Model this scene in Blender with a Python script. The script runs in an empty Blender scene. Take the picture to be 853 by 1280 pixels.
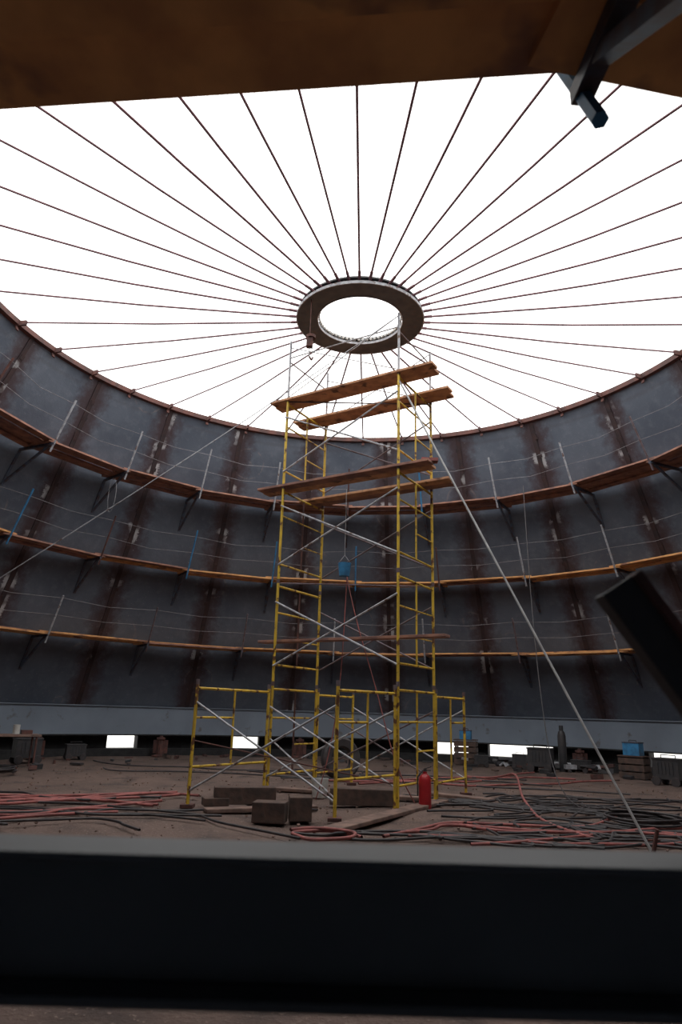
import bpy, math, random
from mathutils import Vector, Matrix
random.seed(7)
D=bpy.data; S=bpy.context.scene
try:
    S.view_settings.view_transform='Standard'
except Exception: pass
COL=S.collection
CX,CY=0.285,12.2           # tank centre (plan)
EYE=1.5
def Rz(z): return 13.15-0.5*z   # conical shell radius

# ---------------------------------------------------------------- materials
def nn(nt,t,loc=None,**kw):
    n=nt.nodes.new(t)
    for k,v in kw.items(): setattr(n,k,v)
    return n
def mat(name,c1,c2=None,rough=.7,metal=0.,scale=6.,bump=0.,c3=None,scale3=30.,lo=.4,hi=.62,lo3=.58,hi3=.66,stretch=None):
    m=D.materials.new(name); m.use_nodes=True; nt=m.node_tree
    b=nt.nodes['Principled BSDF']; b.inputs['Roughness'].default_value=rough; b.inputs['Metallic'].default_value=metal
    c2=c2 or tuple(v*.75 for v in c1)
    tc=nn(nt,'ShaderNodeTexCoord'); mp=nn(nt,'ShaderNodeMapping')
    nt.links.new(tc.outputs['Object'],mp.inputs[0])
    if stretch: mp.inputs['Scale'].default_value=stretch
    no=nn(nt,'ShaderNodeTexNoise'); no.inputs['Scale'].default_value=scale; no.inputs['Detail'].default_value=6
    nt.links.new(mp.outputs[0],no.inputs['Vector'])
    cr=nn(nt,'ShaderNodeValToRGB'); cr.color_ramp.elements[0].position=lo; cr.color_ramp.elements[1].position=hi
    cr.color_ramp.elements[0].color=(*c1,1); cr.color_ramp.elements[1].color=(*c2,1)
    nt.links.new(no.outputs['Fac'],cr.inputs[0]); out=cr.outputs[0]
    if c3:
        n3=nn(nt,'ShaderNodeTexNoise'); n3.inputs['Scale'].default_value=scale3; n3.inputs['Detail'].default_value=4
        nt.links.new(mp.outputs[0],n3.inputs['Vector'])
        r3=nn(nt,'ShaderNodeValToRGB'); r3.color_ramp.elements[0].position=lo3; r3.color_ramp.elements[1].position=hi3
        nt.links.new(n3.outputs['Fac'],r3.inputs[0])
        mx=nn(nt,'ShaderNodeMix',data_type='RGBA'); nt.links.new(r3.outputs[0],mx.inputs[0])
        nt.links.new(out,mx.inputs[6]); mx.inputs[7].default_value=(*c3,1); out=mx.outputs[2]
    nt.links.new(out,b.inputs['Base Color'])
    if bump:
        bp=nn(nt,'ShaderNodeBump'); bp.inputs['Strength'].default_value=bump; bp.inputs['Distance'].default_value=.03
        nt.links.new(no.outputs['Fac'],bp.inputs['Height']); nt.links.new(bp.outputs[0],b.inputs['Normal'])
    return m

def shell_mat():
    m=D.materials.new('shell_steel'); m.use_nodes=True; nt=m.node_tree; L=nt.links
    b=nt.nodes['Principled BSDF']; b.inputs['Roughness'].default_value=.5; b.inputs['Metallic'].default_value=.0
    tc=nn(nt,'ShaderNodeTexCoord'); sx=nn(nt,'ShaderNodeSeparateXYZ'); L.new(tc.outputs['Object'],sx.inputs[0])
    def M(op,a,bv=None,c=None):
        n=nn(nt,'ShaderNodeMath',operation=op)
        for i,v in enumerate((a,bv,c)):
            if v is None: continue
            if isinstance(v,(int,float)): n.inputs[i].default_value=v
            else: L.new(v,n.inputs[i])
        return n.outputs[0]
    def noise(scale,detail=5,vec=None,rough=.5):
        n=nn(nt,'ShaderNodeTexNoise'); n.inputs['Scale'].default_value=scale; n.inputs['Detail'].default_value=detail
        n.inputs['Roughness'].default_value=rough
        L.new(vec or tc.outputs['Object'],n.inputs['Vector']); return n.outputs['Fac']
    def ramp(v,p0,p1,c0=(0,0,0,1),c1=(1,1,1,1)):
        r=nn(nt,'ShaderNodeValToRGB'); r.color_ramp.elements[0].position=p0; r.color_ramp.elements[1].position=p1
        r.color_ramp.elements[0].color=c0; r.color_ramp.elements[1].color=c1; L.new(v,r.inputs[0]); return r.outputs[0]
    def mix(f,a,bb):
        n=nn(nt,'ShaderNodeMix',data_type='RGBA'); 
        L.new(f,n.inputs[0])
        for i,v in ((6,a),(7,bb)):
            if isinstance(v,tuple): n.inputs[i].default_value=(*v,1)
            else: L.new(v,n.inputs[i])
        return n.outputs[2]
    ang=M('ARCTAN2',sx.outputs[0],sx.outputs[1])
    sp=2*math.pi/22
    f=M('FRACT',M('ADD',M('DIVIDE',M('SUBTRACT',ang,math.radians(7.65)),sp),10.5))
    dist=M('ABSOLUTE',M('SUBTRACT',f,.5))            # 0 at seam
    rad=M('SQRT',M('ADD',M('MULTIPLY',sx.outputs[0],sx.outputs[0]),M('MULTIPLY',sx.outputs[1],sx.outputs[1])))
    dm=M('MULTIPLY',M('MULTIPLY',dist,rad),sp)       # metres from seam
    n1=noise(.7,6); n2=noise(4,6,rough=.65); n3=noise(20,4)
    base=mix(ramp(n1,.35,.68),(.088,.108,.146),(.14,.165,.21))
    base=mix(M('MULTIPLY',ramp(n2,.5,.8),.45),base,(.23,.255,.3))
    pid=M('FLOOR',M('ADD',M('DIVIDE',M('SUBTRACT',ang,math.radians(7.65)),sp),10.))
    pz=M('FLOOR',M('DIVIDE',sx.outputs[2],2.15))
    cmb=nn(nt,'ShaderNodeCombineXYZ'); L.new(pid,cmb.inputs[0]); L.new(pz,cmb.inputs[1])
    wn=nn(nt,'ShaderNodeTexWhiteNoise'); L.new(cmb.outputs[0],wn.inputs['Vector'])
    base=mix(M('MULTIPLY',wn.outputs['Value'],.14),base,(.065,.075,.098))
    # rust stain along the seams
    w=M('ADD',dm,M('MULTIPLY',M('SUBTRACT',n2,.5),.8))
    rs=ramp(w,.16,.55,(1,1,1,1),(0,0,0,1))
    base=mix(M('MULTIPLY',rs,.88),base,(.055,.03,.033))
    hz=M('ABSOLUTE',M('SUBTRACT',M('FRACT',M('DIVIDE',sx.outputs[2],2.15)),.5))
    hz=M('ADD',hz,M('MULTIPLY',M('SUBTRACT',n2,.5),.05))
    base=mix(M('MULTIPLY',ramp(hz,.004,.03,(1,1,1,1),(0,0,0,1)),.2),base,(.07,.055,.058))
    # chalk rings (weld inspection marks)
    vo=nn(nt,'ShaderNodeTexVoronoi'); vo.inputs['Scale'].default_value=.42; L.new(tc.outputs['Object'],vo.inputs['Vector'])
    ri=M('ABSOLUTE',M('SUBTRACT',M('FRACT',M('MULTIPLY',M('ADD',vo.outputs['Distance'],M('MULTIPLY',M('SUBTRACT',n2,.5),.06)),7.)),.5))
    rg=M('MULTIPLY',ramp(ri,.02,.09,(1,1,1,1),(0,0,0,1)),ramp(vo.outputs['Distance'],.3,.36,(1,1,1,1),(0,0,0,1)))
    base=mix(M('MULTIPLY',rg,M('MULTIPLY',ramp(n2,.45,.6),.35)),base,(.3,.24,.22))
    # pale primer streaks on the seams
    mp=nn(nt,'ShaderNodeMapping'); mp.inputs['Scale'].default_value=(.5,.5,.9); L.new(tc.outputs['Object'],mp.inputs[0])
    st=ramp(noise(1.4,3,mp.outputs[0]),.57,.63)
    near=ramp(M('ADD',dm,M('MULTIPLY',M('SUBTRACT',n3,.5),.2)),.15,.2,(1,1,1,1),(0,0,0,1))
    base=mix(M('MULTIPLY',M('MULTIPLY',st,near),.75),base,(.6,.61,.64))
    base=mix(M('MULTIPLY',ramp(n3,.68,.74),.45),base,(.34,.34,.36))
    L.new(base,b.inputs['Base Color'])
    bp=nn(nt,'ShaderNodeBump'); bp.inputs['Strength'].default_value=.2; bp.inputs['Distance'].default_value=.05
    L.new(n2,bp.inputs['Height']); L.new(bp.outputs[0],b.inputs['Normal'])
    return m

M_shell=shell_mat()
M_band=mat('band_primer',(.23,.275,.34),(.195,.23,.285),rough=.6,scale=.8,c3=(.13,.12,.12),scale3=3,lo3=.64,hi3=.74)
M_rust=mat('rusty_steel',(.14,.06,.05),(.08,.042,.04),rough=.85,scale=8)
M_seam=mat('seam_bar_steel',(.055,.03,.03),(.035,.026,.03),rough=.85,scale=4,c3=(.3,.3,.31),scale3=1.1,lo3=.66,hi3=.7)
M_rim=mat('rim_rust',(.14,.06,.05),(.08,.045,.042),rough=.85,scale=4)
M_rod=mat('roof_rod_paint',(.22,.1,.12),(.16,.075,.09),rough=.6)
M_ring=mat('ring_steel',(.11,.112,.115),(.08,.083,.088),rough=.6,scale=5,c3=(.12,.1,.095),scale3=9)
M_yel=mat('yellow_paint',(.74,.5,.05),(.58,.38,.05),rough=.5,scale=5,c3=(.14,.06,.03),scale3=7,lo3=.55,hi3=.62)
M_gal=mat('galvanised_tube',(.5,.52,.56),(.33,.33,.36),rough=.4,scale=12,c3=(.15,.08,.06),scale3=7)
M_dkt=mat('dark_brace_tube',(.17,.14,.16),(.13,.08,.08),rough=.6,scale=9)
M_pl=mat('plank_wood',(.62,.33,.18),(.42,.21,.12),rough=.8,scale=5,c3=(.16,.085,.06),scale3=4,bump=.3)
M_plw=mat('walkway_plank_wood',(.82,.42,.16),(.58,.28,.12),rough=.8,scale=3,c3=(.26,.13,.09),scale3=2,bump=.3,lo3=.57,hi3=.66)
M_pld=mat('weathered_plank',(.4,.2,.14),(.22,.12,.1),rough=.85,scale=4,bump=.3)
M_tim=mat('old_timber',(.12,.075,.06),(.07,.05,.045),rough=.9,scale=7,bump=.5)
M_sill=mat('sill_timber',(.25,.16,.13),(.15,.1,.085),rough=.9,scale=5,bump=.4)
M_blue=mat('blue_paint',(.05,.25,.5),(.04,.16,.32),rough=.5)
M_dkblue=mat('bracket_paint',(.07,.1,.15),(.07,.05,.055),rough=.6,scale=9)
M_red=mat('extinguisher_red',(.42,.015,.022),(.32,.012,.018),rough=.4)
M_hred=mat('red_hose_rubber',(.36,.11,.1),(.22,.075,.07),rough=.7)
M_hblk=mat('black_cable_rubber',(.035,.032,.036),(.055,.046,.048),rough=.6)
M_rope=mat('rope_fibre',(.5,.5,.5),(.36,.36,.37),rough=.8)
M_lrope=mat('guard_line',(.28,.27,.29),(.18,.17,.18),rough=.8)
M_mach=mat('machine_dark',(.035,.036,.042),(.05,.045,.047),rough=.6)
M_white=mat('white_plastic_gap_light',(.6,.6,.58),(.45,.44,.42),rough=.5)
M_beam=mat('beam_steel',(.07,.079,.092),(.052,.058,.067),rough=.5,scale=3)
M_conc=mat('dark_foundation',(.03,.03,.032),(.018,.018,.02),rough=.9)
M_out=mat('pale_gravel',(.75,.74,.7),(.62,.6,.57),rough=.95,scale=3)

def floor_mat():
    m=D.materials.new('dirt_floor'); m.use_nodes=True; nt=m.node_tree; L=nt.links
    b=nt.nodes['Principled BSDF']; b.inputs['Roughness'].default_value=.95
    tc=nn(nt,'ShaderNodeTexCoord')
    def noise(s,d=6,r=.6):
        n=nn(nt,'ShaderNodeTexNoise'); n.inputs['Scale'].default_value=s; n.inputs['Detail'].default_value=d; n.inputs['Roughness'].default_value=r
        L.new(tc.outputs['Object'],n.inputs['Vector']); return n.outputs['Fac']
    def ramp(v,p0,p1,c0,c1):
        r=nn(nt,'ShaderNodeValToRGB'); r.color_ramp.elements[0].position=p0; r.color_ramp.elements[1].position=p1
        r.color_ramp.elements[0].color=c0; r.color_ramp.elements[1].color=c1; L.new(v,r.inputs[0]); return r.outputs[0]
    a=ramp(noise(.5),.35,.65,(.105,.071,.06,1),(.165,.11,.092,1))
    k=ramp(noise(1.8),.5,.68,(0,0,0,1),(1,1,1,1))
    mx=nn(nt,'ShaderNodeMix',data_type='RGBA'); L.new(k,mx.inputs[0]); L.new(a,mx.inputs[6]); mx.inputs[7].default_value=(.072,.051,.046,1)
    n3=noise(26,3)
    k2=ramp(n3,.6,.68,(0,0,0,1),(1,1,1,1))
    m2=nn(nt,'ShaderNodeMix',data_type='RGBA'); L.new(k2,m2.inputs[0]); L.new(mx.outputs[2],m2.inputs[6]); m2.inputs[7].default_value=(.24,.175,.15,1)
    L.new(m2.outputs[2],b.inputs['Base Color'])
    bp=nn(nt,'ShaderNodeBump'); bp.inputs['Strength'].default_value=.6; bp.inputs['Distance'].default_value=.04
    L.new(n3,bp.inputs['Height']); L.new(bp.outputs[0],b.inputs['Normal'])
    return m
M_floor=floor_mat()

# ---------------------------------------------------------------- mesh builder
class MB:
    def __init__(s): s.v=[];s.f=[];s.m=[];s.mats=[]
    def mi(s,m):
        if m not in s.mats: s.mats.append(m)
        return s.mats.index(m)
    def add(s,vs,fs,m):
        o=len(s.v); s.v+= [tuple(v) for v in vs]; k=s.mi(m)
        for f in fs: s.f.append([i+o for i in f]); s.m.append(k)
    def tube(s,p0,p1,r,m,n=8,r1=None):
        p0=Vector(p0);p1=Vector(p1);d=(p1-p0).normalized(); r1=r if r1 is None else r1
        a=d.orthogonal().normalized(); b=d.cross(a)
        vs=[]
        for P,rr in ((p0,r),(p1,r1)):
            for i in range(n):
                t=2*math.pi*i/n; vs.append(P+(a*math.cos(t)+b*math.sin(t))*rr)
        fs=[[i,(i+1)%n,n+(i+1)%n,n+i] for i in range(n)]+[list(range(n))[::-1],list(range(n,2*n))]
        s.add(vs,fs,m)
    def box(s,c,size,m,R=None):
        c=Vector(c);R=R or Matrix.Identity(3); vs=[]
        for x in(-.5,.5):
            for y in(-.5,.5):
                for z in(-.5,.5): vs.append(c+R@Vector((x*size[0],y*size[1],z*size[2])))
        s.add(vs,[[0,1,3,2],[4,6,7,5],[0,4,5,1],[2,3,7,6],[0,2,6,4],[1,5,7,3]],m)
    def bar(s,p0,p1,w,h,m,up=(0,0,1)):
        p0=Vector(p0);p1=Vector(p1);d=p1-p0;x=d.normalized();u=Vector(up);y=u.cross(x).normalized();z=x.cross(y)
        R=Matrix((x,y,z)).transposed(); s.box((p0+p1)/2,(d.length,w,h),m,R)
    def lathe(s,prof,m,n=64,closed=True,c=(0,0,0)):
        vs=[];k=len(prof)
        for i in range(n):
            t=2*math.pi*i/n
            for r,z in prof: vs.append((c[0]+r*math.sin(t),c[1]+r*math.cos(t),c[2]+z))
        fs=[]
        for i in range(n):
            j=(i+1)%n
            for q in range(k if closed else k-1):
                w=(q+1)%k; fs.append([i*k+q,j*k+q,j*k+w,i*k+w])
        s.add(vs,fs,m)
    def arc(s,prof,a0,a1,m,n=24):
        vs=[];k=len(prof)
        for i in range(n+1):
            t=math.radians(a0+(a1-a0)*i/n)
            for r,z in prof: vs.append((r*math.sin(t),r*math.cos(t),z))
        fs=[]
        for i in range(n):
            for q in range(k):
                w=(q+1)%k; fs.append([i*k+q,(i+1)*k+q,(i+1)*k+w,i*k+w])
        fs+= [list(range(k)),[n*k+q for q in range(k)][::-1]]
        s.add(vs,fs,m)
    def build(s,name,parent=None,loc=(0,0,0),smooth=False,bevel=0,rotz=0):
        me=D.meshes.new(name); me.from_pydata(s.v,[],s.f); 
        for m in s.mats: me.materials.append(m)
        me.polygons.foreach_set('material_index',s.m)
        if smooth: me.polygons.foreach_set('use_smooth',[True]*len(s.f))
        me.update(); o=D.objects.new(name,me); COL.objects.link(o); o.location=loc; o.rotation_euler[2]=rotz
        import bmesh
        bm=bmesh.new(); bm.from_mesh(me); bmesh.ops.recalc_face_normals(bm,faces=bm.faces); bm.to_mesh(me); bm.free()
        if smooth:
            try: me.set_sharp_from_angle(angle=math.radians(40))
            except Exception: pass
        if bevel:
            b=o.modifiers.new('bevel','BEVEL'); b.width=bevel; b.segments=2; b.limit_method='ANGLE'
        if parent: o.parent=parent
        return o
def empty(name,loc=(0,0,0)):
    e=D.objects.new(name,None); COL.objects.link(e); e.location=loc; return e
def curve(name,paths,r,m,parent=None):
    cu=D.curves.new(name,'CURVE'); cu.dimensions='3D'; cu.bevel_depth=r; cu.bevel_resolution=2; cu.resolution_u=6
    for pts in paths:
        sp=cu.splines.new('NURBS'); sp.points.add(len(pts)-1); sp.use_endpoint_u=True; sp.order_u=4 if len(pts)>3 else len(pts)
        for i,p in enumerate(pts): sp.points[i].co=(*p,1)
    cu.materials.append(m); o=D.objects.new(name,cu); COL.objects.link(o)
    if parent: o.parent=parent
    return o
def pol(r,deg,z): t=math.radians(deg); return Vector((r*math.sin(t),r*math.cos(t),z))
C3=(CX,CY,0)

# ---------------------------------------------------------------- world
w=D.worlds.new('overcast'); S.world=w; w.use_nodes=True
bg=w.node_tree.nodes['Background']; bg.inputs[0].default_value=(1,.988,.965,1); bg.inputs[1].default_value=2.5

# ---------------------------------------------------------------- floor / outside ground
mb=MB(); vs=[];fs=[]
rr=[0]+[13.35*(i/44)**.9 for i in range(1,45)]; na=120
def fh(x,y): return .018*math.sin(x*1.3+y*.7)+.014*math.sin(x*.6-y*1.9)+.01*math.sin(x*3.1+y*2.3)-.03
vs.append((0,0,fh(0,0)))
for r in rr[1:]:
    for i in range(na):
        t=2*math.pi*i/na; x=r*math.sin(t);y=r*math.cos(t); vs.append((x,y,fh(x,y)))
for i in range(na): fs.append([0,1+i,1+(i+1)%na])
for k in range(len(rr)-2):
    for i in range(na):
        a=1+k*na+i;b=1+k*na+(i+1)%na; fs.append([a,a+na,b+na,b])
mb.add(vs,fs,M_floor); FLOOR=mb.build('floor',loc=C3,smooth=True)
mb=MB(); mb.lathe([(13.3,-.06),(80,-.06),(80,-.3),(13.3,-.3)],M_out,n=96); mb.build('ground_outside',loc=C3)

# ---------------------------------------------------------------- shell
mb=MB()
zs=[1.42+(10.0-1.42)*i/16 for i in range(17)]
prof=[(Rz(z),z) for z in zs]+[(Rz(z)+.04,z) for z in zs[::-1]]
mb.lathe(prof,M_shell,n=176); mb.build('wall_tank_shell',loc=C3,smooth=True)
mb=MB(); mb.lathe([(12.36,.63),(12.36,1.5),(12.42,1.5),(12.5,1.4),(12.5,.63)],M_band,n=176)
mb.lathe([(12.3,1.47),(12.3,1.5),(12.5,1.5),(12.5,1.47)],M_band,n=176)
mb.build('trim_base_band',loc=C3,smooth=True)
mb=MB()
rs_=random.Random(3)
for k in range(22):
    a=7.65+360/22*k
    mb.bar(pol(Rz(1.5)-.01,a,1.5),pol(Rz(9.95)-.01,a,9.95),.13,.03,M_seam,up=pol(1,a,.5))
    for j in range(14):
        z=1.9+j*.58+rs_.uniform(-.12,.12); da=rs_.uniform(-.35,.35)
        mb.bar(pol(Rz(z)-.03,a+da,z),pol(Rz(z+.1)-.03,a+da,z+.1),.11,.02,M_seam,up=pol(1,a,.5))
mb.build('weld_seam_bars',loc=C3)
mb=MB(); mb.lathe([(8.06,9.93),(8.06,10.06),(8.34,10.06),(8.34,9.93)],M_rim,n=176)
A0=2.6
for k in range(40):
    a=A0+9*k
    mb.bar(pol(7.88,a,9.97),pol(8.1,a,9.97),.05,.12,M_rust)
    mb.bar(pol(8.1,a,9.8),pol(8.16,a,9.97),.08,.03,M_rust,up=pol(1,a,0))
mb.build('trim_rim',loc=C3,smooth=False)
# foundation ring with gaps of daylight
mb=MB()
gaps=[(-36,-31.6),(-17.2,-13.2),(14.4,19.6),(22.6,32.2),(45.4,51),(-62,-57),(62,70),(120,128),(200,210)]
gaps=sorted([((a%360),(b%360)) for a,b in gaps])
cur=gaps[-1][1]-360
for a,b in gaps:
    if a>cur: mb.arc([(12.75,-.1),(12.75,.64),(13.15,.64),(13.15,-.1)],cur,a,M_conc,n=max(2,int((a-cur)/2)))
    cur=b
mb.arc([(12.3,.6),(12.3,.64),(13.2,.64),(13.2,.6)],0,360,M_conc,n=120)
mb.arc([(12.5,-.1),(12.5,.2),(13.1,.2),(13.1,-.1)],0,360,M_conc,n=120)
mb.build('wall_foundation',loc=C3)

def jack(a,r=12.05):
    e=MB(); 
    e.lathe([(0,0),(.26,0),(.26,.04),(.12,.07),(.1,.5),(.14,.52),(.14,.58),(.05,.58),(.05,.63),(0,.63)],M_rust,n=20,closed=False)
    e.box((0,0,.3),(.46,.02,.4),M_rust); e.box((0,0,.3),(.02,.46,.4),M_rust)
    p=pol(r,a,0); e.build('jack_stand',loc=(CX+p.x,CY+p.y,-.02),smooth=True)
for a in (-29,-47,-7,37,53): jack(a)

# ---------------------------------------------------------------- roof ring and rods
ring=empty('roof_center_ring',(CX,CY,9.25))
mb=MB()
mb.lathe([(.88,0),(1.31,0),(1.31,.03),(.88,.03)],M_ring,n=96)
mb.lathe([(.93,.14),(1.28,.14),(1.28,.17),(.93,.17)],M_ring,n=96)
mb.lathe([(1.1,.03),(1.12,.03),(1.12,.14),(1.1,.14)],M_ring,n=96)
mb.lathe([(1.3,-.015),(1.32,-.015),(1.32,.045),(1.3,.045)],M_gal,n=96)
mb.lathe([(.87,-.015),(.885,-.015),(.885,.04),(.87,.04)],M_gal,n=96)
mb.build('ring_plates',ring,smooth=True)
mb=MB()
for k in range(40):
    a=A0+9*k
    mb.bar(pol(.9,a,.085),pol(1.1,a,.085),.03,.11,M_ring)
    mb.bar(pol(1.12,a,.085),pol(1.27,a,.085),.02,.11,M_ring)
for k in range(60):
    mb.tube(pol(.87,6*k,.08),pol(.83,6*k,.08),.03,M_white,n=8)  # white stubs stand in for sky light showing through the gaps between plates
mb.build('ring_fins_gap_light',ring)
mb=MB()
for k in range(40):
    a=A0+9*k
    p0=pol(1.24,a,9.35);p1=pol(8.0,a,9.99)
    pm=(p0+p1)/2; pm.z-=.04
    mb.tube(p0,pm,.021,M_rod,n=6); mb.tube(pm,p1,.021,M_rod,n=6)
    mb.tube(p0,p0.lerp(p1,.035),.03,M_rod,n=6)
mb.build('roof_rods',loc=C3,smooth=True)
mb=MB()
hx,hy=-.98,-.72
mb.tube((hx,hy,9.27),(hx,hy,8.42),.01,M_rust,n=6); mb.box((hx,hy,8.3),(.12,.12,.2),M_rust); mb.lathe([(.05,-.03),(.09,-.03),(.09,.03),(.05,.03)],M_rust,n=16,c=(hx+.02,hy,8.42))
mb.tube((hx,hy,8.2),(hx,hy,8.0),.01,M_rope,n=6); mb.tube((hx+.05,hy,8.25),(hx+.07,hy,7.6),.006,M_rope,n=6)
mb.tube((hx,hy,8.0),(hx+.05,hy,7.92),.018,M_rust,n=6); mb.tube((hx+.05,hy,7.92),(hx+.08,hy,7.98),.015,M_rust,n=6)
mb.build('chain_hoist',loc=C3)

# ---------------------------------------------------------------- wall walkways (uniform all the way round)
def walkway(z,rin,seed,pm,off,rows,nb=22):
    rnd=random.Random(seed); e=empty('wall_walkway',C3)
    pl=MB(); br=MB(); post=MB(); ropes=[[],[]]
    hang=.2
    for k in range(nb):
        a=off+360/nb*k; a2=a+360/nb
        for j in range(rows):
            r0=rin+.12+.245*j
            ext=rnd.uniform(1.0,2.6)
            dz=.045*((k+j)%2)+rnd.uniform(0,.012)
            if rnd.random()<.1 and j==rows-1: continue
            m=pm if rnd.random()<.8 else M_pld
            pl.bar(pol(r0,a-ext/2,z+dz),pol(r0,a2+ext/2,z+dz),.235,.045,m)
        zb=z-.05
        br.bar(pol(rin-.06,a,zb),pol(Rz(zb)-.0,a,zb),.06,.06,M_dkblue)
        br.bar(pol(rin+.1,a,zb-.02),pol(Rz(zb-.85)-.02,a,zb-.85),.05,.05,M_dkblue)
        br.bar(pol(Rz(zb-.9)-.03,a,zb-.9),pol(Rz(zb)-.03,a,zb),.07,.03,M_dkblue,up=pol(1,a,.5))
        mp=rnd.choice([M_gal,M_rust,M_dkt,M_blue,M_gal,M_dkt,M_gal])
        h=rnd.uniform(1.0,1.15)
        post.tube(pol(rin-.05+hang/2,a,zb-hang),pol(rin-.05-.5*h,a,z+h),.025,mp,n=6)
        for i,hh in enumerate((.95,.5)):
            ropes[i].append(pol(rin-.05-.5*hh,a,z+hh))
            q=pol(rin-.0-.5*hh,a+180/nb,z+hh-.03-rnd.random()*.05); ropes[i].append(q)
    pl.build('planks',e); br.build('brackets',e); post.build('guard_posts',e)
    rb=MB()
    for rp in ropes:
        for i in range(len(rp)): rb.tube(rp[i],rp[(i+1)%len(rp)],.007,M_lrope,n=5)
    rb.build('guard_ropes',e)
    return e
walkway(7.72,Rz(7.72)-1.1,1,M_pld,-.5,4)
walkway(5.55,Rz(5.55)-.8,2,M_plw,1.5,3)
walkway(3.36,Rz(3.36)-.8,3,M_plw,-2.2,3)

# ---------------------------------------------------------------- scaffold tower
T=empty('scaffold_tower')
NL=Vector((-1.18,12.91,0)); NR=Vector((1.03,11.56,0))
e=(NR-NL).normalized(); nrm=Vector((-e.y,e.x,0))
if nrm.y<0: nrm=-nrm
W=1.5; FL=NL+nrm*W; FR=NR+nrm*W; H=1.93
Z=Vector((0,0,1))
def frame(mbx,A,B,z,m=M_yel,mid=M_yel,low=.32,simple=False):
    u=(B-A)
    for P in (A,B): mbx.tube(P+Z*z,P+Z*(z+H-.03),.027,m,n=10); mbx.tube(P+Z*(z+H-.06),P+Z*(z+H+.02),.033,M_dkt,n=8)
    mbx.tube(A+Z*(z+H-.12),B+Z*(z+H-.12),.022,m); mbx.tube(A+Z*(z+low),B+Z*(z+low),.02,m)
    if simple:
        mbx.tube(A+u*.5+Z*(z+low),A+u*.5+Z*(z+H-.12),.018,m)
        mbx.tube(A+Z*(z+1.35),A+u*.5+Z*(z+1.35),.018,m)
        return
    mbx.tube(A+Z*(z+1.3),A+u*.5+Z*(z+1.3),.018,m); 
    mbx.tube(A+u*.5+Z*(z+low),A+u*.5+Z*(z+H-.12),.018,mid)
    mbx.tube(A+u*.5+Z*(z+.82),B+Z*(z+.82),.015,m,n=6)
    mbx.tube(A+u*.5+Z*(z+1.3),B+Z*(z+1.3),.015,m,n=6)
fr=MB()
for t in range(4):
    z=.06+t*H
    frame(fr,NL,FL,z,mid=M_rust if t<3 else M_yel); frame(fr,NR,FR,z)
for P,h in ((NL,9.15),(NR,9.05),(FL,9.1),(FR,8.95)):
    fr.tube(P+Z*(4*H),P+Z*h,.024,M_gal)
fr.build('frames',T,smooth=True)
O1=Vector((-2.27,11.38,0)); O2=Vector((.03,10.42,0)); O3=FR+nrm*1.5; O4=FL+nrm*1.5
of=MB()
frame(of,O1,NL+(O1-NL)*.05,.0,low=.6,simple=True); frame(of,O2,NR+(O2-NR)*.05,.0,low=.55,simple=True); frame(of,O3,FR+nrm*.07,.0,simple=True); frame(of,O4,FL+nrm*.07,.0,simple=True)
of.build('outrigger_frames',T,smooth=True)
bc=MB()
def X(A,B,z0,z1,m,r=.014,off=Vector((0,0,0))):
    bc.tube(A+off+Z*z0,B+off+Z*z1,r,m,n=6); bc.tube(A+off*1.6+Z*z1,B+off*1.6+Z*z0,r,m,n=6)
for t in range(4):
    z=.06+t*H
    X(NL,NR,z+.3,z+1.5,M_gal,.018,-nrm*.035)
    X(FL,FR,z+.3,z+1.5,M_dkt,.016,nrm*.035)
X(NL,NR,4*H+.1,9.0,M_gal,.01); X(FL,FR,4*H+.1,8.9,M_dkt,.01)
X(O1,O2,.25,1.6,M_gal,.018); X(O4,O3,.3,1.6,M_gal,.015)
bc.tube(NL+Z*1.0,O2+Z*.3,.014,M_gal,n=6); bc.tube(NR+Z*.4,O1+Z*1.0,.012,M_rust,n=6)
bc.tube(NL+Z*8.75,NR+Z*8.75,.014,M_gal,n=6); bc.tube(FL+Z*8.7,FR+Z*8.7,.014,M_dkt,n=6)
bc.tube(NL+Z*4*H,FR+Z*4*H,.014,M_dkt,n=6); bc.tube(NL+Z*(2*H),FR+Z*(2*H),.014,M_dkt,n=6)
bc.tube(NL+Z*8.65,FL+Z*8.65,.014,M_dkt,n=6); bc.tube(NR+Z*8.65,FR+Z*8.65,.014,M_dkt,n=6)
bc.build('cross_braces',T,smooth=True)
def plat(A,B,a0,a1,z,mats,tilt=0,w=.25):
    p=MB()
    for i,m in enumerate(mats):
        o=nrm*(.06+i*(w+.012))
        p.bar(A-e*(a0+.05*i)+o+Z*(z+.01*i),B+e*(a1-.07*(i%2))+o+Z*(z+.012*i),w,.05,m)
    return p
plat(NL,NR,.42,.72,7.76,[M_pl,M_pl]).build('top_platform_near',T,bevel=.006)
plat(FL-nrm*.45,FR-nrm*.45,.55,.6,7.76,[M_pl,M_pl]).build('top_platform_far',T,bevel=.006)
plat(NL,NR,.62,.62,5.85,[M_pld,M_pl]).build('middle_platform_near',T,bevel=.006)
plat(FL-nrm*.45,FR-nrm*.45,.3,.58,5.85,[M_pl,M_pld]).build('middle_platform_far',T,bevel=.006)
plat(NL+nrm*.3,NR+nrm*.3,.6,.75,2.78,[M_pld]).build('low_platform',T,bevel=.006)
bp=MB()
for P in (NL,NR,FL,FR,O1,O2,O3,O4): bp.box(P+Z*.03,(.2,.2,.05),M_rust)
bp.box(NR+e*.55+nrm*.15+Z*5.91,(.3,.16,.06),M_hred)
bp.build('base_plates',T)
bk=empty('blue_bucket',(.1,13.0,4.05))
mb=MB(); mb.lathe([(0,0),(.1,0),(.13,.26),(.12,.26),(.095,.02),(0,.02)],M_blue,n=20,closed=False)
mb.build('pail',bk,smooth=True); mb=MB()
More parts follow.
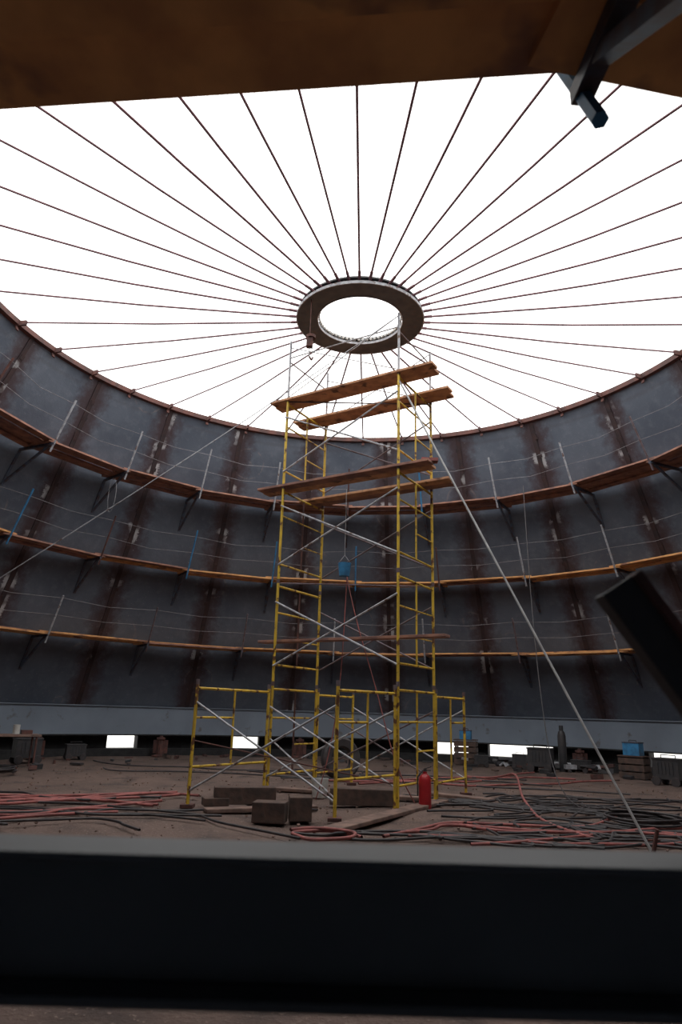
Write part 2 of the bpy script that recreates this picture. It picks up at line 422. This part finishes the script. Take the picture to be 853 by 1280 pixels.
mb.tube((-.13,0,.25),(0,0,.42),.006,M_gal,n=5); mb.tube((.13,0,.25),(0,0,.42),.006,M_gal,n=5); mb.tube((0,0,.42),(0,0,1.8),.006,M_rope,n=5)
mb.build('bail_and_line',bk,smooth=True)
curve('red_signal_line',[[(.15,12.8,4.0),(.35,12.6,3.0),(.8,12.3,1.8),(1.0,12.0,.6),(1.4,12.2,.03)],[(.15,12.8,4.0),(.1,12.9,2.5),(.1,12.7,1.2),(-.3,12.6,.03)]],.01,M_hred)

curve('guy_rope',[[tuple(NR+Z*7.6),(2.4,10.22,3.85),(3.83,8.84,0)]],.018,M_rope)
mb=MB(); mb.tube((3.83,8.84,-.1),(3.9,8.78,.25),.025,M_rust); mb.tube((3.8,8.84,.12),(3.95,8.84,.12),.012,M_rust); mb.build('rope_stake')
curve('guy_wire',[[tuple(NR+Z*9.0),(-3.6,10.3,4.4),(-8.9,9.0,0.0)]],.008,M_gal)
mb=MB(); mb.tube((-8.9,9.0,-.1),(-8.97,9.0,.25),.025,M_rust); mb.tube((-9.0,9.0,.12),(-8.84,9.0,.12),.012,M_rust); mb.build('wire_stake')
curve('hanging_line',[[(5.0,17.5,7.6),(4.6,16.0,4),(4.2,14.2,1.2),(4.1,13.2,.05),(4.3,12.4,.02)]],.01,M_hblk)

# ---------------------------------------------------------------- timbers
def timber(name,c,size,deg,m=M_tim):
    b=MB(); b.box((0,0,0),size,m); b.build(name,loc=(c[0],c[1],c[2]),bevel=.012,rotz=math.radians(deg))
timber('timber_block',(-1.45,11.9,.15),(1.0,.3,.26),12)
timber('timber_block',(-.88,10.25,.13),(.46,.3,.27),-6)
timber('timber_block',(-.47,10.45,.16),(.32,.3,.32),8)
timber('timber_block',(.5,12.2,.14),(1.1,.26,.26),-3)
timber('timber_block',(-1.9,11.75,.06),(.4,.3,.12),20)
timber('sill_plank',(.95,11.2,.03),(3.9,.28,.06),60,M_sill)
timber('sill_plank',(2.35,13.6,.03),(1.4,.28,.06),-40,M_sill)
timber('sill_plank',(-1.1,11.3,.03),(1.8,.24,.06),25,M_sill)
timber('sill_plank',(.3,13.6,.03),(3.0,.24,.06),-20,M_sill)

mb=MB(); mb.lathe([(0,0),(.1,0),(.105,.02),(.105,.44),(.09,.5),(.045,.545),(.035,.55),(.035,.58),(0,.58)],M_red,n=24,closed=False)
mb.box((0,0,.6),(.05,.05,.05),M_mach); mb.bar((-.02,0,.62),(.11,0,.66),.025,.012,M_mach); mb.bar((-.02,0,.6),(.1,0,.6),.025,.012,M_mach)
mb.tube((-.03,0,.6),(-.12,0,.5),.012,M_mach,n=6); mb.tube((-.12,0,.5),(-.125,0,.2),.012,M_mach,n=6)
o=mb.build('fire_extinguisher',loc=(1.54,12.12,-.01),smooth=True)
mb=MB(); mb.lathe([(0,0),(.13,0),(.16,.32),(.15,.32),(.12,.02),(0,.02)],M_white,n=24,closed=False)
mb.tube((-.16,0,.31),(-.1,.1,.2),.006,M_gal,n=5); mb.build('white_bucket',loc=(-.25,13.3,-.01),smooth=True)
mb=MB(); pr=[(.27,-.1),(.42,-.12),(.47,-.08),(.48,0),(.47,.08),(.42,.12),(.27,.1),(.24,0)]
mb.lathe(pr,M_hblk,n=36); o=mb.build('truck_tyre',loc=(.15,16.6,.46),smooth=True); o.rotation_euler=(math.radians(82),0,math.radians(25))

# machines along the wall
def machine(a,r,sc,rot,m=M_mach,name='welding_machine',hs=1.):
    b=MB(); b.box((0,0,.42*hs),(.7,.45,.5*hs),m); b.box((0,0,.69*hs),(.74,.49,.04),m)
    for i in range(5): b.box((-.2+i*.1,-.235,.45*hs),(.03,.02,.3*hs),M_mach)
    for x in(-.26,.26):
        for y in(-.25,.25): b.tube((x,y-.03,.12),(x,y+.03,.12),.12,M_hblk,n=14)
    b.tube((-.2,0,.69*hs),(-.2,0,.69*hs+.1),.014,M_mach,n=6); b.tube((.2,0,.69*hs),(.2,0,.69*hs+.1),.014,M_mach,n=6)
    b.tube((-.2,0,.69*hs+.1),(.2,0,.69*hs+.1),.014,M_mach,n=6)
    p=pol(r,a,0); o=b.build(name,loc=(CX+p.x,CY+p.y,-.02),rotz=math.radians(rot),bevel=.01); o.scale=(sc,sc,sc)
machine(-52,10.6,.9,40); machine(-43,11.3,.75,30,hs=.8); machine(23.2,10.9,.6,-10,hs=.8); machine(29.5,10.9,.6,-25); machine(34,10.2,.95,-30); machine(38.5,11.2,.7,-40,hs=.7)
machine(56,9.6,.9,-50)
def gascyl(a,r,m):
    b=MB(); b.lathe([(0,0),(.115,0),(.12,.02),(.12,1.0),(.09,1.12),(.04,1.17),(.035,1.24),(0,1.24)],m,n=20,closed=False)
    b.lathe([(.045,1.17),(.06,1.17),(.06,1.3),(.045,1.3)],M_mach,n=16); p=pol(r,a,0); b.build('gas_cylinder',loc=(CX+p.x,CY+p.y,-.02),smooth=True)
gascyl(36.3,10.9,M_mach)
def crate(a,r,hz,nm='wooden_crate'):
    mb=MB()
    nsl=max(2,int(hz/.18))
    for i in range(nsl):
        for sy in(-.2,.2): mb.box((0,sy,.1+i*.18),(.7,.03,.14),M_tim)
        for sx in(-.34,.34): mb.box((sx,0,.1+i*.18),(.03,.4,.14),M_tim)
    for sx in(-.3,.3):
        for sy in(-.17,.17): mb.box((sx,sy,.09*nsl),(.05,.05,.18*nsl),M_tim)
    top=nsl*.18+.04; mb.box((0,0,top),(.72,.46,.03),M_tim)
    p=pol(r,a,0); mb.build(nm,loc=(CX+p.x,CY+p.y,-.02),rotz=math.radians(-a)); return top-.004
def bluebox(a,r,z,s):
    b=MB(); h=.32*s
    b.box((0,0,h/2),(.45*s,.3*s,h),M_blue); b.box((0,0,h+.012),(.47*s,.32*s,.03*s),M_dkblue); b.tube((-.1*s,0,h+.07),(.1*s,0,h+.07),.012,M_mach,n=6)
    b.tube((-.1*s,0,h+.02),(-.1*s,0,h+.07),.01,M_mach,n=6);b.tube((.1*s,0,h+.02),(.1*s,0,h+.07),.01,M_mach,n=6)
    p=pol(r,a,z); b.build('blue_toolbox',loc=(CX+p.x,CY+p.y,z),rotz=math.radians(-a),bevel=.01)
t=crate(47.8,10.6,.6); bluebox(47.8,10.6,t,1.0)
t=crate(20.3,11.4,.75); bluebox(20.3,11.4,t,.8)
mb=MB(); mb.box((0,0,.75),(1.6,.6,.05),M_sill)
for x in(-.7,.7):
    for y in(-.25,.25): mb.tube((x,y,0),(x,y,.73),.025,M_rust)
mb.box((-.3,0,.87),(.3,.25,.2),M_tim); mb.tube((.25,0,.78),(.25,0,1.0),.08,M_white,n=14); mb.box((.5,.05,.82),(.25,.2,.1),M_rust)
p=pol(9.9,-58,0); mb.build('work_bench',loc=(CX+p.x,CY+p.y,-.02),rotz=.6)
rnd=random.Random(5)
mb=MB()
for i in range(55):
    a=rnd.uniform(-62,60); r=rnd.uniform(8.5,12.2); p=pol(r,a,.03)
    s=rnd.uniform(.08,.35); R=Matrix.Rotation(rnd.uniform(0,6.28),3,'Z')@Matrix.Rotation(rnd.uniform(-.25,.25),3,'X')
    mb.box(p,(s,s*rnd.uniform(.15,.6),rnd.uniform(.02,.12)),rnd.choice([M_tim,M_rust,M_mach,M_mach]),R)
for i in range(60):
    a=rnd.uniform(18,42); r=rnd.uniform(10.8,12.2); p=pol(r,a,rnd.uniform(.02,.2))
    s=rnd.uniform(.1,.5); R=Matrix.Rotation(rnd.uniform(0,6.28),3,'Z')@Matrix.Rotation(rnd.uniform(-.8,.8),3,'X')
    mb.box(p,(s,s*rnd.uniform(.1,.5),rnd.uniform(.03,.16)),rnd.choice([M_rust,M_mach,M_mach,M_gal]),R)
for i in range(12):
    x=rnd.uniform(-7,7); y=rnd.uniform(-4.5,2); s=rnd.uniform(.05,.18); R=Matrix.Rotation(rnd.uniform(0,6.28),3,'Z')
    mb.box((x,y,.0),(s,s*rnd.uniform(.15,.5),.03),rnd.choice([M_tim,M_sill,M_rust,M_mach]),R)
mb.build('scrap_offcuts',FLOOR)
mb=MB()
for i in range(900):
    x=rnd.uniform(-7,7); y=rnd.uniform(-5.5,6); s=rnd.uniform(.012,.04)
    R=Matrix.Rotation(rnd.uniform(0,6.28),3,'Z')@Matrix.Rotation(rnd.uniform(0,1),3,'X')
    mb.box((x,y,.0),(s,s*.8,s*.6),M_sill,R)
mb.build('gravel_stones',FLOOR)

# ---------------------------------------------------------------- hoses
def wander(p,q,n,amp,rd,z=.02):
    pts=[]; P=Vector(p);Q=Vector(q); px=Vector((0,0))
    for i in range(n+1):
        t=i/n; v=P.lerp(Q,t); px=px*.55+Vector((rd.uniform(-amp,amp),rd.uniform(-amp,amp)))
        pts.append((v.x+px.x,v.y+px.y,z+rd.uniform(0,.03)))
    return pts
rd=random.Random(11)
red=[];blk=[]
for i in range(8): red.append(wander((-8.0,9.8+rd.uniform(-.9,1.6)),(-2.8+rd.uniform(-.6,.4),12.2+rd.uniform(-1.0,.8)),9,.55,rd))
for i in range(2): red.append(wander((-5.5,8.9+i*.25),(-3.6,10.2+i*.3),6,.4,rd))
for i in range(5): red.append(wander((1.0+rd.uniform(-.5,.5),9.1+rd.uniform(-.1,.6)),(7.0,10.6+rd.uniform(-1.0,2.4)),10,.6,rd))
red.append([(3.3,18,.04),(3.9,17,.03),(4.0,15.5,.5),(3.6,14,.03),(3.3,12,.03),(3.0,10.5,.03),(3.4,9.3,.03)])
for i in range(3): red.append(wander((.4,15.8),(6.5,17+i),8,.6,rd))
for i in range(26): blk.append(wander((rd.uniform(1.3,3.2),rd.uniform(9,14)),(rd.uniform(4,8),rd.uniform(8.8,14.5)),9,.85,rd))
for i in range(6): blk.append(wander((rd.uniform(-7,-3),rd.uniform(9,13)),(rd.uniform(-3,0),rd.uniform(9,12)),8,.5,rd))
for i in range(6): blk.append(wander((rd.uniform(-1,1.5),rd.uniform(8.8,10)),(rd.uniform(2,5),rd.uniform(8.7,9.6)),8,.4,rd))
for i in range(6): blk.append(wander((rd.uniform(-8,0),rd.uniform(15,19)),(rd.uniform(1,7),rd.uniform(15,20)),9,.9,rd))
def coil(cx,cy,r,n):
    return [(cx+(r+rd.uniform(-.12,.12))*math.cos(i*.7),cy+(r+rd.uniform(-.12,.12))*math.sin(i*.7),.03+i*.003) for i in range(n)]
blk.append(coil(4.6,10.8,.55,40)); blk.append(coil(-7.5,15.8,.5,40)); red.append(coil(-.1,9.05,.4,14)); blk.append(coil(6.2,11.5,.6,40))
curve('red_air_hose',red,.022,M_hred); curve('welding_cable_tangle',blk,.017,M_hblk)
a,z,R_=-52,7.4,8.2
p=pol(R_,a,z); curve('hanging_rope_loop',[[(CX+p.x+.12*math.sin(t*.7),CY+p.y+.05*math.cos(t),p.z-.5+.5*math.cos(t*.7)) for t in range(10)]],.006,M_lrope)

# ---------------------------------------------------------------- foreground beam + prop
B=empty('steel_beam',(0,.945,0))
mb=MB(); ht=1.33; dp=.16                       # ordinary shallow rolled section
mb.box((0,0,ht-.006),(5,.11,.012),M_beam); mb.box((0,0,ht-dp/2),(5,.01,dp-.024),M_beam); mb.box((0,0,ht-dp+.006),(5,.11,.012),M_beam)
mb.build('beam_section',B,bevel=.003)
mb=MB(); tz=ht-dp
for x in(-2,2):
    mb.box((x,0,tz-.03),(.3,.3,.06),M_tim)
    for sx in(-1,1):
        for sy in(-1,1): mb.bar((x+sx*.1,sy*.1,tz-.05),(x+sx*.25,sy*.3,-.02),.06,.06,M_tim,up=(1,0,0))
mb.build('trestles',B)
mb=MB()
p0=Vector((.447,1.06,1.708)); p1=Vector((1.6,1.06,-.02)); d=(p1-p0).normalized(); sd=Vector((0,1,0)).cross(d).normalized()
mb.bar(p0,p1,.01,.056,M_mach,up=sd)
if sd.x<0: sd=-sd
mb.bar(p0+sd*.03,p1+sd*.03,.04,.014,M_rust,up=sd)
mb.bar(p0-sd*.03+Vector((0,.015,0)),p1-sd*.03+Vector((0,.015,0)),.04,.008,M_mach,up=sd)
mb.build('steel_prop',bevel=.003)

# ---------------------------------------------------------------- camera
cam=D.cameras.new('camera'); co=D.objects.new('camera',cam); COL.objects.link(co)
cam.sensor_fit='HORIZONTAL'; cam.sensor_width=36; cam.lens=840/853*36; cam.clip_start=.02; cam.clip_end=300
co.matrix_world=Matrix.Translation((0,0,EYE))@Matrix.Rotation(math.radians(90+16.55),4,'X')@Matrix.Rotation(math.radians(1.6),4,'Z')
cam.dof.use_dof=True; cam.dof.focus_distance=13; cam.dof.aperture_fstop=5
S.camera=co
